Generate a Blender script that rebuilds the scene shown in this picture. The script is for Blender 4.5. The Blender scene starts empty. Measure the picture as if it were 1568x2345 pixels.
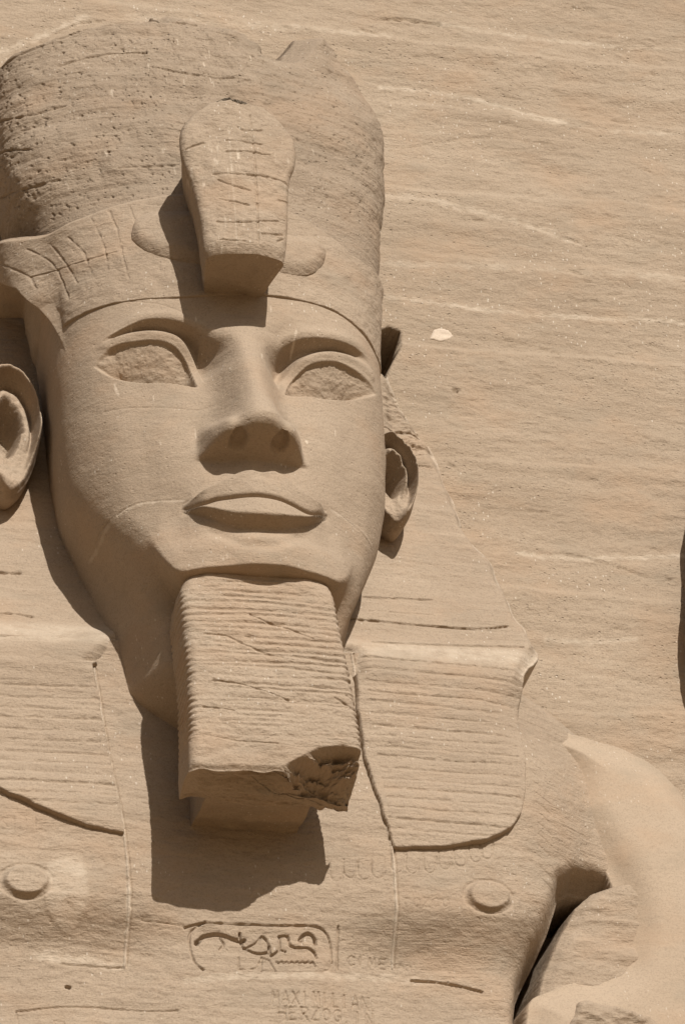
import bpy, math
import numpy as np
from math import radians as R
SC = bpy.context.scene
C = SC.collection
V = np.array
# ------------------------------------------------------------------ camera
PSI, TH, ROLL, DIST, SPAN = R(17), R(31), R(5.4), 36.0, 10.33
PW, PH = 1568.0, 2345.0
fw = V([math.sin(PSI)*math.cos(TH), math.cos(PSI)*math.cos(TH), math.sin(TH)])
rt = V([math.cos(PSI), -math.sin(PSI), 0.0]); up = np.cross(rt, fw)
rt, up = rt*math.cos(ROLL)-up*math.sin(ROLL), up*math.cos(ROLL)+rt*math.sin(ROLL)
CAM = -fw*DIST + V([0.79, 0, 0])
KP = SPAN/PH/DIST
def unp(px, py, Y):
    v = fw + rt*(px-PW/2)*KP - up*(py-PH/2)*KP
    return CAM + v*((Y-CAM[1])/v[1])
def prj(P):
    q = P-CAM; z = q@fw
    return PW/2+(q@rt)/z/KP, PH/2-(q@up)/z/KP
cd = bpy.data.cameras.new('camera'); cam = bpy.data.objects.new('camera', cd); C.objects.link(cam)
from mathutils import Matrix
M = Matrix([[rt[0], up[0], -fw[0], CAM[0]], [rt[1], up[1], -fw[1], CAM[1]], [rt[2], up[2], -fw[2], CAM[2]], [0, 0, 0, 1]])
cam.matrix_world = M
cd.sensor_fit = 'VERTICAL'; cd.angle_y = 2*math.atan(SPAN/2/DIST)
cd.clip_start = 0.5; cd.clip_end = 3000
SC.camera = cam
SC.render.resolution_x, SC.render.resolution_y = 684, 1024
# ------------------------------------------------------------------ light
SUN_EL, SUN_AZ = 34.0, 8.5           # azimuth measured to the right of straight at the facade
w = bpy.data.worlds.new("World"); SC.world = w; w.use_nodes = True
nt = w.node_tree; bgn = nt.nodes['Background']
sky = nt.nodes.new('ShaderNodeTexSky'); sky.sky_type = 'NISHITA'; sky.sun_disc = False
sky.sun_elevation = R(SUN_EL); sky.sun_rotation = R(180-SUN_AZ)
sky.air_density = 1.0; sky.dust_density = 3.0; sky.ozone_density = 1.0
nt.links.new(sky.outputs[0], bgn.inputs[0]); bgn.inputs[1].default_value = 0.05
sl = bpy.data.lights.new('sun', 'SUN'); sun = bpy.data.objects.new('sun', sl); C.objects.link(sun)
sl.energy = 4.8; sl.angle = R(0.5); sl.color = (1.0, 0.955, 0.90)
from mathutils import Vector
sd = Vector((math.sin(R(SUN_AZ))*math.cos(R(SUN_EL)), -math.cos(R(SUN_AZ))*math.cos(R(SUN_EL)), math.sin(R(SUN_EL))))
sun.rotation_euler = sd.to_track_quat('Z', 'Y').to_euler(); sun.location = sd*60
vs = SC.view_settings; vs.view_transform = 'Standard'; vs.look = 'None'; vs.exposure = 0.0; vs.gamma = 1.0; vs.use_curve_mapping = False
SC.cycles.max_bounces = 6; SC.cycles.diffuse_bounces = 4
# ------------------------------------------------------------------ maths
def ss(a, b, x):
    t = np.clip((x-a)/(b-a), 0, 1); return t*t*(3-2*t)
def _h(i, j, k, s):
    n = (i.astype(np.int64)*374761393 + j.astype(np.int64)*668265263 + k.astype(np.int64)*2147483647 + s*1274126177) & 0xffffffff
    n = ((n ^ (n >> 13))*1274126177) & 0xffffffff
    n = ((n ^ (n >> 15))*2246822519) & 0xffffffff
    return ((n ^ (n >> 16)) & 0xffffff)/float(0xffffff)*2-1
def vn(x, y, z, s=0):
    xi, yi, zi = np.floor(x), np.floor(y), np.floor(z)
    fx, fy, fz = x-xi, y-yi, z-zi
    fx = fx*fx*(3-2*fx); fy = fy*fy*(3-2*fy); fz = fz*fz*(3-2*fz)
    r = 0
    for a in (0, 1):
        for b in (0, 1):
            for c in (0, 1):
                r = r + _h(xi+a, yi+b, zi+c, s)*(fx if a else 1-fx)*(fy if b else 1-fy)*(fz if c else 1-fz)
    return r
def fbm(x, y, z, f, o=4, s=0, g=0.5):
    r = 0; a = 1.0
    for i in range(o):
        r = r + a*vn(x*f, y*f, z*f, s+i*17); f *= 2.03; a *= g
    return r
def strata(x, y, z, s=0):
    zz = z + 0.05*x + 0.10*vn(x*.5, y*.5, z*.7, 5+s)
    a = fbm(x*.35, y*.35, zz*6.0, 1.0, 4, 40+s, .6)
    return a
def spd(X, Z, pts, closed=False, win=None):
    """distance to a polyline"""
    d = np.full(X.shape, 1e9)
    n = len(pts)
    for i in range(n if closed else n-1):
        a, b = pts[i], pts[(i+1) % n]
        ab = (b[0]-a[0], b[1]-a[1]); L = ab[0]**2+ab[1]**2+1e-12
        t = np.clip(((X-a[0])*ab[0]+(Z-a[1])*ab[1])/L, 0, 1)
        d = np.minimum(d, np.hypot(X-a[0]-t*ab[0], Z-a[1]-t*ab[1]))
    return d
def sdp(X, Z, pts):
    """signed distance to polygon, positive inside"""
    d = spd(X, Z, pts, True)
    ins = np.zeros(X.shape, bool); n = len(pts)
    for i in range(n):
        a, b = pts[i], pts[(i+1) % n]
        c = (a[1] > Z) != (b[1] > Z)
        xx = (b[0]-a[0])*(Z-a[1])/((b[1]-a[1]) if abs(b[1]-a[1]) > 1e-9 else 1e-9)+a[0]
        ins ^= (c & (X < xx))
    return np.where(ins, d, -d)
def smooth_pts(pts, n=8, closed=False):
    p = [V(q, dtype=float) for q in pts]; out = []; N = len(p)
    rng = range(N) if closed else range(N-1)
    for i in rng:
        p0 = p[(i-1) % N] if closed or i > 0 else p[i]; p1 = p[i]; p2 = p[(i+1) % N]
        p3 = p[(i+2) % N] if closed or i+2 < N else p2
        for k in range(n):
            t = k/n
            out.append(.5*((2*p1)+(-p0+p2)*t+(2*p0-5*p1+4*p2-p3)*t*t+(-p0+3*p1-3*p2+p3)*t**3))
    if not closed: out.append(p[-1])
    return out
def groove(A, X, Z, pts, wd, dep, rag=0.0):
    """adds dep inside a stroke of half-width wd (pts in X,Z); works on sub-windows of a regular-ish grid"""
    xs = [p[0] for p in pts]; zs = [p[1] for p in pts]; m = wd*2+.02
    sel = (X > min(xs)-m) & (X < max(xs)+m) & (Z > min(zs)-m) & (Z < max(zs)+m)
    if not sel.any(): return
    x, z = X[sel], Z[sel]
    d = spd(x, z, pts)
    if rag: d = d + rag*wd*vn(x*18, z*18, x*0, 7)
    A[sel] += dep*(1-ss(wd*.35, wd*1.3, d))
def prof(z, zs, vs, sm=0.12):
    """smoothed profile interpolation"""
    g = np.arange(zs[0]-1, zs[-1]+1, .01); f = np.interp(g, zs, vs)
    k = max(1, int(sm/.01)); ker = np.hanning(2*k+3)[1:-1]; ker /= ker.sum()
    f = np.convolve(np.pad(f, k, mode='edge'), ker, 'valid')
    return np.interp(z, g, f)
# ------------------------------------------------------------------ material
def stone(name, base, dark, light, pit=0.5, lam=0.5, fleck=0.6, bump=1.0, rough=0.95, tool=0.0, chisel=0.0):
    m = bpy.data.materials.new(name); m.use_nodes = True; n = m.node_tree; L = n.links.new
    bs = n.nodes['Principled BSDF']; bs.inputs['Roughness'].default_value = rough
    bs.inputs['Specular IOR Level'].default_value = 0.15
    geo = n.nodes.new('ShaderNodeNewGeometry')
    def mp(sx, sy, sz, ry=0, rx=0):
        a = n.nodes.new('ShaderNodeMapping'); a.inputs['Scale'].default_value = (sx, sy, sz)
        a.inputs['Rotation'].default_value = (rx, ry, 0); L(geo.outputs['Position'], a.inputs[0]); return a.outputs[0]
    def noise(v, sc, det=4, r=.55, dist=0):
        a = n.nodes.new('ShaderNodeTexNoise'); a.inputs['Scale'].default_value = sc; a.inputs['Detail'].default_value = det
        a.inputs['Roughness'].default_value = r; a.inputs['Distortion'].default_value = dist; L(v, a.inputs['Vector']); return a.outputs['Fac']
    def mr(v, a, b, c=0, d=1):
        x = n.nodes.new('ShaderNodeMapRange'); x.inputs[1].default_value = a; x.inputs[2].default_value = b
        x.inputs[3].default_value = c; x.inputs[4].default_value = d; L(v, x.inputs[0]); return x.outputs[0]
    def mth(op, a, b=None):
        x = n.nodes.new('ShaderNodeMath'); x.operation = op
        for i, q in enumerate((a, b)):
            if q is None: continue
            if isinstance(q, (int, float)): x.inputs[i].default_value = q
            else: L(q, x.inputs[i])
        return x.outputs[0]
    def mix(f, a, b):
        x = n.nodes.new('ShaderNodeMix'); x.data_type = 'RGBA'
        L(f, x.inputs[0])
        for i, q in ((6, a), (7, b)):
            if isinstance(q, tuple): x.inputs[i].default_value = (*q, 1)
            else: L(q, x.inputs[i])
        return x.outputs[2]
    big = noise(mp(.5, .5, .9, .06), 1.0, 5, .6)
    strat = noise(mp(.45, .45, 5.5, .05), 1.0, 6, .65, .5)
    fine = noise(mp(7, 7, 16, .05), 1.0, 5, .7)
    grain = noise(mp(48, 48, 52), 1.0, 3, .75)
    col = mix(mr(big, .3, .7), dark, light)
    col = mix(mr(strat, .38, .66, 0, .75), col, base)
    col = mix(mth('MULTIPLY', mr(strat, .60, .72), .35*lam*1.3), col, tuple(c*1.16 for c in light))
    col = mix(mth('MULTIPLY', mr(fine, .52, .75), .35), col, tuple(c*.80 for c in dark))
    col = mix(mth('MULTIPLY', mr(grain, .48, .72), .60), col, tuple(c*.62 for c in dark))
    # pale flecks, short vertical salt specks
    fv = n.nodes.new('ShaderNodeTexVoronoi'); fv.feature = 'F1'; fv.inputs['Scale'].default_value = 1.0
    L(mp(22, 16, 11), fv.inputs['Vector'])
    sp = mth('LESS_THAN', fv.outputs['Distance'], .17)
    wn = mth('GREATER_THAN', noise(mp(1.1, 1.1, 1.1), 1.0, 4, .65), .54)
    cw = n.nodes.new('ShaderNodeSeparateColor'); L(fv.outputs['Color'], cw.inputs[0])
    sp = mth('MULTIPLY', sp, mth('GREATER_THAN', cw.outputs[0], .45))
    fleckm = mth('MULTIPLY', mth('MULTIPLY', sp, wn), fleck)
    col = mix(fleckm, col, (.56, .49, .40))
    at = n.nodes.new('ShaderNodeAttribute'); at.attribute_name = 'tint'
    brk = mr(noise(mp(6, 6, 9), 1.0, 4, .7), .35, .60)
    col = mix(mth('MULTIPLY', mr(at.outputs['Fac'], 0, 1), mth('ADD', mth('MULTIPLY', brk, .7), .3)), col, (.56, .47, .365))
    hue = mr(noise(mp(.9, .9, 1.6, .2), 1.0, 4, .6), .50, .68, 0, .5)
    col = mix(hue, col, tuple(c*k for c, k in zip(base, (1.02, .93, .86))))
    hue2 = mr(noise(mp(1.3, 1.9, 2.6, .1), 1.0, 5, .6), .55, .70, 0, .55)
    col = mix(hue2, col, tuple(c*k for c, k in zip(base, (.80, .83, .84))))
    L(col, bs.inputs['Base Color'])
    # relief
    pv = n.nodes.new('ShaderNodeTexVoronoi'); pv.feature = 'F1'; pv.inputs['Scale'].default_value = 1.0
    L(mp(13, 13, 17, .3), pv.inputs['Vector'])
    pc = n.nodes.new('ShaderNodeSeparateColor'); L(pv.outputs['Color'], pc.inputs[0])
    pits = mth('MULTIPLY', mr(pv.outputs['Distance'], .05, .24, 1, 0), mth('GREATER_THAN', pc.outputs[1], 1-.55*pit))
    pv2 = n.nodes.new('ShaderNodeTexVoronoi'); pv2.inputs['Scale'].default_value = 1.0
    L(mp(26, 26, 30, .3), pv2.inputs['Vector'])
    pc2 = n.nodes.new('ShaderNodeSeparateColor'); L(pv2.outputs['Color'], pc2.inputs[0])
    pits2 = mth('MULTIPLY', mr(pv2.outputs['Distance'], .05, .3, 1, 0), mth('GREATER_THAN', pc2.outputs[1], 1-.4*pit))
    lamn0 = noise(mp(1.6, 1.6, 26, .055), 1.0, 5, .7, .6)
    lamn = mth('MULTIPLY', lamn0, mr(noise(mp(.7, .7, 1.7, .1), 1.0, 3, .6), .42, .62, .2, 1.3))
    mid = noise(mp(4.5, 4.5, 7.5, .12), 1.0, 6, .66)
    h = mth('MULTIPLY', mid, .07)
    h = mth('ADD', h, mth('MULTIPLY', lamn, .045*lam))
    h = mth('ADD', h, mth('MULTIPLY', fine, .045))
    h = mth('ADD', h, mth('MULTIPLY', grain, .014))
    h = mth('SUBTRACT', h, mth('MULTIPLY', pits, .035*min(1, pit*1.4)))
    h = mth('SUBTRACT', h, mth('MULTIPLY', pits2, .014*min(1, pit*1.4)))
    if tool:
        tn = noise(mp(15, 15, 4.2, -.25), 1.0, 3, .6); h = mth('ADD', h, mth('MULTIPLY', tn, .05*tool))
    if chisel:
        cn = noise(mp(5, 5, 17, .42), 1.0, 4, .65, .2); h = mth('ADD', h, mth('MULTIPLY', cn, .05*chisel))
    b = n.nodes.new('ShaderNodeBump'); b.inputs['Strength'].default_value = 1.0; b.inputs['Distance'].default_value = bump
    L(h, b.inputs['Height']); L(b.outputs[0], bs.inputs['Normal'])
    return m
BASE, DARK, LIGHT = (.378, .294, .214), (.320, .246, .176), (.416, .330, .244)
M_skin = stone('smooth_sandstone', BASE, DARK, LIGHT, pit=.4, lam=.15, fleck=.8, bump=.25)
M_crown = stone('pitted_sandstone', tuple(c*.90 for c in BASE), tuple(c*.88 for c in DARK), tuple(c*.93 for c in LIGHT), pit=.65, lam=.4, fleck=.5, bump=.45, tool=.25)
M_stone = stone('carved_sandstone', BASE, DARK, LIGHT, pit=.3, lam=.6, fleck=.7, bump=.4)
M_rough = stone('broken_sandstone', tuple(c*.9 for c in BASE), tuple(c*.85 for c in DARK), LIGHT, pit=.8, lam=.8, fleck=.7, bump=1.0)
M_cliff = stone('cliff_sandstone', (.376, .293, .212), (.322, .248, .176), (.414, .329, .242), pit=.55, lam=.12, fleck=.9, bump=.45, chisel=.40)
M_plaster = stone('smooth_repair_mortar', (.400, .312, .226), (.378, .294, .212), (.418, .328, .24), pit=.0, lam=.05, fleck=.45, bump=.12)
M_sand = stone('desert_sand', (.30, .205, .11), (.27, .185, .10), (.33, .23, .125), pit=.1, lam=0, fleck=.2, bump=.5)
# ------------------------------------------------------------------ mesh helpers
def link(name, mesh, mat, parent=None):
    o = bpy.data.objects.new(name, mesh); C.objects.link(o)
    mesh.materials.append(mat)
    mesh.polygons.foreach_set('use_smooth', np.ones(len(mesh.polygons), bool)); mesh.update()
    if parent is not None:
        o.parent = parent; o.location = -V(parent.location) if parent.parent is None else (0, 0, 0)
    return o
def grids(name, Gs, mat, parent=None, masks=None, tint=None):
    """one mesh out of several (nv,nu,3) point grids"""
    vs_, fs_, off = [], [], 0
    for gi, P in enumerate(Gs):
        nv, nu = P.shape[:2]
        idx = np.arange(nv*nu).reshape(nv, nu)+off
        q = np.stack([idx[:-1, :-1], idx[:-1, 1:], idx[1:, 1:], idx[1:, :-1]], -1).reshape(-1, 4)
        if masks is not None and masks[gi] is not None:
            mk = masks[gi]; k = (mk[:-1, :-1] | mk[:-1, 1:] | mk[1:, 1:] | mk[1:, :-1]).reshape(-1); q = q[k]
        vs_.append(P.reshape(-1, 3)); fs_.append(q); off += nv*nu
    vv = np.concatenate(vs_); ff = np.concatenate(fs_)
    used = np.zeros(len(vv), bool); used[ff.reshape(-1)] = True
    rm = np.cumsum(used)-1; vv = vv[used]; ff = rm[ff]
    me = bpy.data.meshes.new(name)
    me.vertices.add(len(vv)); me.vertices.foreach_set('co', vv.astype(np.float32).reshape(-1))
    me.loops.add(len(ff)*4); me.loops.foreach_set('vertex_index', ff.astype(np.int32).reshape(-1))
    me.polygons.add(len(ff)); me.polygons.foreach_set('loop_start', np.arange(0, len(ff)*4, 4, dtype=np.int32))
    if tint is not None:
        a = me.attributes.new('tint', 'FLOAT', 'POINT'); a.data.foreach_set('value', np.clip(tint, 0, 1).reshape(-1)[used].astype(np.float32))
    me.update(calc_edges=True); me.validate()
    return link(name, me, mat, parent)
def gxz(x0, x1, z0, z1, d):
    xs = np.arange(x0, x1+d/2, d); zs = np.arange(z0, z1+d/2, d)
    return np.meshgrid(xs, zs)
def wd(*pp, Y=1.7, n=0):
    q = [unp(px, py, Y) for px, py in pp]
    q = [(a[0], a[2]) for a in q]
    return smooth_pts(q, n) if n else q
# ------------------------------------------------------------------ setting
def axis(a, b, c, d, fine, coarse):
    return np.concatenate([np.arange(a, b, coarse), np.arange(b, c, fine), np.arange(c, d+coarse, coarse)])
CX, CZ = np.meshgrid(axis(-16, -3.2, 7.6, 20, .022, .25), axis(-20, -5.6, 10.6, 22, .022, .25))
def cliff_y(X, Z):
    Y = 3.0 + 0.035*(Z-2) + 0.05*fbm(X, Z*1.4, X*0, .35, 3, 3)
    s = strata(X, X*0, Z, 3)
    Y = Y + 0.005*s + .008*fbm(X*.8, Z*3, X*0, 2.0, 4, 11, .6)
    # shallow quarrying ledges
    for i, (zc, dep, sl, ph) in enumerate([(8.9, .03, -.03, 0), (7.9, .025, -.02, 2), (6.6, .03, .01, 1), (5.6, .025, -.01, 3), (4.25, .05, -.005, 4), (2.7, .02, .02, 5), (.95, .05, .0, 6), (-.6, .03, .02, 7)]):
        zz = zc + sl*(X-4)+.05*vn(X*.9+ph*7, X*0, X*0, 9)+.015*vn(X*7, X*0, X*0, 10+i)
        Y = Y - dep*ss(.05, -.03, (Z-zz))*ss(-.9, -.02, (Z-zz))
    return Y
CY = cliff_y(CX, CZ)
CY += .007*fbm(CX, CZ*1.3, CX*0, 5, 4, 71, .6)*ss(-.2, .5, vn(CX*.6, CZ*.9, CX*0, 72))
for pts, w_, d_ in [(((1130, 770), (1230, 790), (1300, 815)), .010, .02), (((1000, 950), (1180, 970), (1290, 985)), .008, .012), (((880, 20), (950, 25), (1015, 35)), .012, .05),
                    (((880, 190), (1000, 215), (1130, 245)), .01, .015), (((1280, 1270), (1400, 1300), (1480, 1330)), .012, .03), (((900, 330), (1100, 300), (1300, 320)), .01, .015),
                    (((1190, 500), (1350, 560)), .01, .015), (((1400, 250), (1560, 290)), .012, .02), (((130, 60), (190, 35), (250, 30)), .012, .03)]:
    groove(CY, CX, CZ, wd(*pts, Y=3.05, n=5), w_, d_, .6)
h0 = wd((870, 730), (905, 712), (932, 722), (930, 760), (908, 800), (888, 850), (860, 850), Y=2.7)
_g = [(a[0], a[2]) for a in [unp(x, y, 2.7) for x, y in [(1270, 2075), (1330, 2040), (1400, 2040), (1440, 2080), (1440, 2300), (1300, 2420), (1150, 2420), (1160, 2330), (1190, 2240), (1225, 2170)]]]
CY += 2.0*ss(-.02, .05, sdp(CX, CZ, _g))
CY += 1.2*ss(-.02, .03, sdp(CX, CZ, h0))
groove(CY, CX, CZ, wd((1040, 892), (1048, 893), Y=3.0), .022, .08)
rs = np.random.RandomState(4)
for k in range(90):      # tool dents left by the quarrymen
    x, z = rs.uniform(2.4, 7), rs.uniform(-1.5, 9.5); a = rs.uniform(-.5, .1); l = rs.uniform(.05, .22)
    groove(CY, CX, CZ, [(x, z), (x+l*math.cos(a), z+l*math.sin(a))], rs.uniform(.008, .016), rs.uniform(.008, .028), .5)
CT_ = np.zeros(CX.shape)
for q, w_, s_ in [(((880, 680), (960, 688), (1100, 705), (1250, 716), (1400, 722), (1568, 728)), .035, .7), (((1180, 1274), (1300, 1284), (1450, 1280), (1568, 1276)), .03, .6), (((880, 178), (960, 186), (1100, 210), (1200, 240), (1300, 262)), .03, .7),
                 (((1180, 250), (1400, 280), (1568, 290)), .03, .4), (((890, 440), (1000, 450), (1180, 500), (1330, 550)), .05, .45), (((1000, 30), (1200, 60), (1568, 90)), .03, .5), (((890, 600), (1100, 605), (1568, 630)), .05, .35), (((1240, 1478), (1330, 1486), (1440, 1480)), .035, .55), (((0, 100), (60, 80), (200, 20)), .05, .5), (((300, 20), (600, 40), (900, 60)), .05, .4)]:
    groove(CT_, CX, CZ, wd(*q, Y=3.05, n=5), w_, s_, .7)
cliff = grids('cliff', [np.stack([CX, CY, CZ], -1)], M_cliff, tint=CT_); cliff['kind'] = 'structure'
GX, GY = np.meshgrid(np.linspace(-900, 900, 40), np.linspace(-1500, 3.4, 40))
ground = grids('ground', [np.stack([GX, GY, GX*0-19.0], -1)], M_sand); ground['kind'] = 'structure'
# ------------------------------------------------------------------ the colossus
def empty(name, loc, label, cat, group=None):
    o = bpy.data.objects.new(name, None); C.objects.link(o); o.location = loc
    o['label'] = label; o['category'] = cat
    if group: o['group'] = group
    return o
colossus = empty('colossal_statue', (0, 2.6, -19), 'huge weathered sandstone king with tall crown, cobra and square ribbed beard, carved from the cliff', 'statue')
YC = 1.62
# --- head surface in cylindrical coordinates (phi, z)
ZT = [-2.4, -.9, -.75, -.55, -.3, 0, .4, .9, 1.5, 2.1, 2.6, 3.2, 4.2, 5.2, 6.6, 8.4]
AT = [1.0, 1.08, 1.16, 1.22, 1.31, 1.43, 1.58, 1.70, 1.76, 1.78, 1.80, 1.84, 2.00, 2.16, 2.22, 2.2]
FT = [.60, .46, .33, .27, .24, .27, .32, .36, .40, .36, .36, .40, .48, .50, .62, .9]
NT = [2.8, 2.9, 3.0, 2.9, 2.4, 2.0, 1.95, 2.05, 2.15, 2.25, 2.3, 2.3, 2.2, 2.1, 2.05, 2.0]
def rad(phi, a, b, n, bb):
    c = np.cos(phi); bq = np.where(c >= 0, b, bb)
    return (np.abs(np.sin(phi)/a)**n + np.abs(c/bq)**n)**(-1/n)
def head_base(phi, z):
    a = prof(z, ZT, AT); F = prof(z, ZT, FT); n = prof(z, ZT, NT, .2)
    rf = rad(phi, a, YC-F, n, 2.6)
    c_ = np.maximum(np.cos(phi), .02); n1 = (YC-1.0)/c_; s_ = np.abs(np.sin(phi)); n2 = 1.12*(1-.16*ss(.2, -1.6, z))/np.maximum(s_*.93+np.cos(phi)*.36, .1)
    rn = (n1**-7+n2**-7)**(-1/7)
    ap = np.abs(phi)
    zj = -.53 + np.where(phi < 0, .68*ss(R(33), R(62), ap) + .80*ss(R(52), R(92), ap), .34*ss(R(36), R(64), ap) + .62*ss(R(58), R(95), ap))
    w_ = .13+1.30*ss(R(31), R(84), ap)
    tt = np.clip((z-(zj-w_))/w_, 0, 1); tt2 = .75*ss(0, 1, tt)+.25*np.sin(tt*np.pi/2); k = tt2
    if True:
        acc = 0
        for o in (-.26, -.17, -.08, 0, .08, .17, .26):
            t_ = np.clip((z+o*ss(R(30), R(54), ap)-(zj-w_))/w_, 0, 1); acc = acc+.8*ss(0, 1, t_)+.2*np.sin(t_*np.pi/2)
        k = acc/7
    rn = rn*(1-.78*ss(-1.15, -2.0, z))
    r = rn + (np.maximum(rf, rn)-rn)*k
    return r
def head_pt(phi, z, r):
    return np.stack([r*np.sin(phi), YC-r*np.cos(phi), z], -1)
_ph, _zz = np.meshgrid(np.radians(np.arange(-115, 100, .5)), np.arange(-1.2, 7, .02))
_r = head_base(_ph, _zz); _P = head_pt(_ph, _zz, _r); _px, _py = prj(_P)
_N = np.cross(np.gradient(_P, axis=1), np.gradient(_P, axis=0)); _vis = ((_P-CAM)*_N).sum(-1) < 0
if _vis.mean() < .4: _vis = ~_vis
def hinv(px, py):
    d = (_px-px)**2+(_py-py)**2+np.where(_vis, 0, 1e9); i = np.argmin(d); j = np.unravel_index(i, d.shape)
    ph, z = _ph[j], _zz[j]
    for _ in range(4):    # Newton refinement
        e = 1e-3; f = lambda p, q: V(prj(head_pt(p, q, head_base(V([p]), V([q]))[0])))
        f0 = f(ph, z); J = np.stack([(f(ph+e, z)-f0)/e, (f(ph, z+e)-f0)/e], -1)
        try: dlt = np.linalg.solve(J, V([px, py])-f0)
        except Exception: break
        if abs(dlt[0]) > .2 or abs(dlt[1]) > .3: break
        ph += dlt[0]; z += dlt[1]
    return ph, z
SCL = 1.6
def hc(*pp, n=0):
    q = [hinv(*p) for p in pp]; q = [(a*SCL, b) for a, b in q]
    return smooth_pts(q, n) if n else q
class Crv:
    def __init__(s, pts):
        p = sorted([(float(a[0]), float(a[1])) for a in smooth_pts(pts, 6)]); s.x = V([a[0] for a in p]); s.y = V([a[1] for a in p])
    def __call__(s, S): return np.interp(S, s.x, s.y)
# eyes, traced one side at a time: both sit where the carver put them
EYES = [dict(brow=hc((215, 790), (262, 765), (330, 733), (400, 733), (450, 748), (495, 772)),
             rim=hc((205, 838), (240, 800), (300, 770), (360, 764), (420, 778), (455, 812), (472, 858), (474, 888)),
             up=hc((216, 850), (255, 806), (310, 786), (370, 783), (415, 798), (445, 830), (460, 886)),
             lo=hc((216, 850), (245, 868), (280, 879), (330, 883), (400, 884), (460, 886)), sgn=-1),
        dict(brow=hc((640, 790), (660, 778), (700, 772), (760, 778), (820, 800), (855, 835)),
             rim=hc((640, 900), (652, 868), (680, 832), (720, 816), (770, 812), (815, 828), (850, 868), (872, 912)),
             up=hc((655, 905), (672, 868), (700, 842), (730, 832), (775, 832), (812, 850), (845, 885), (861, 914)),
             lo=hc((655, 905), (700, 911), (750, 920), (800, 923), (835, 920), (861, 914)), sgn=1)]
LIP_T = Crv(hc((422, 1152), (474, 1130), (530, 1104), (562, 1098), (590, 1101), (630, 1108), (682, 1142), (720, 1160), (752, 1168)))
LIP_M = Crv(hc((422, 1160), (458, 1168), (495, 1160), (550, 1158), (612, 1164), (662, 1178), (710, 1192), (752, 1176)))
LIP_B = Crv(hc((422, 1166), (458, 1186), (498, 1212), (548, 1236), (598, 1243), (648, 1238), (698, 1214), (728, 1196), (752, 1180)))
lipL, lipR = LIP_M.x[0], LIP_M.x[-1]
HB_LO = hc((155, 745), (200, 718), (260, 697), (330, 686), (430, 682), (560, 676), (690, 690), (760, 712), (820, 755), (862, 815))
HB_UP = hc((20, 590), (90, 548), (170, 508), (250, 478), (350, 452), (440, 444), (560, 452), (660, 482), (760, 542), (830, 620), (868, 690))
def ext(c, lo, hi):
    k = Crv(c); return k
HBL, HBU = Crv(HB_LO), Crv(HB_UP)
NL = hc((470, 1040))[0][0]; NR = hc((702, 1050))[0][0]
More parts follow.
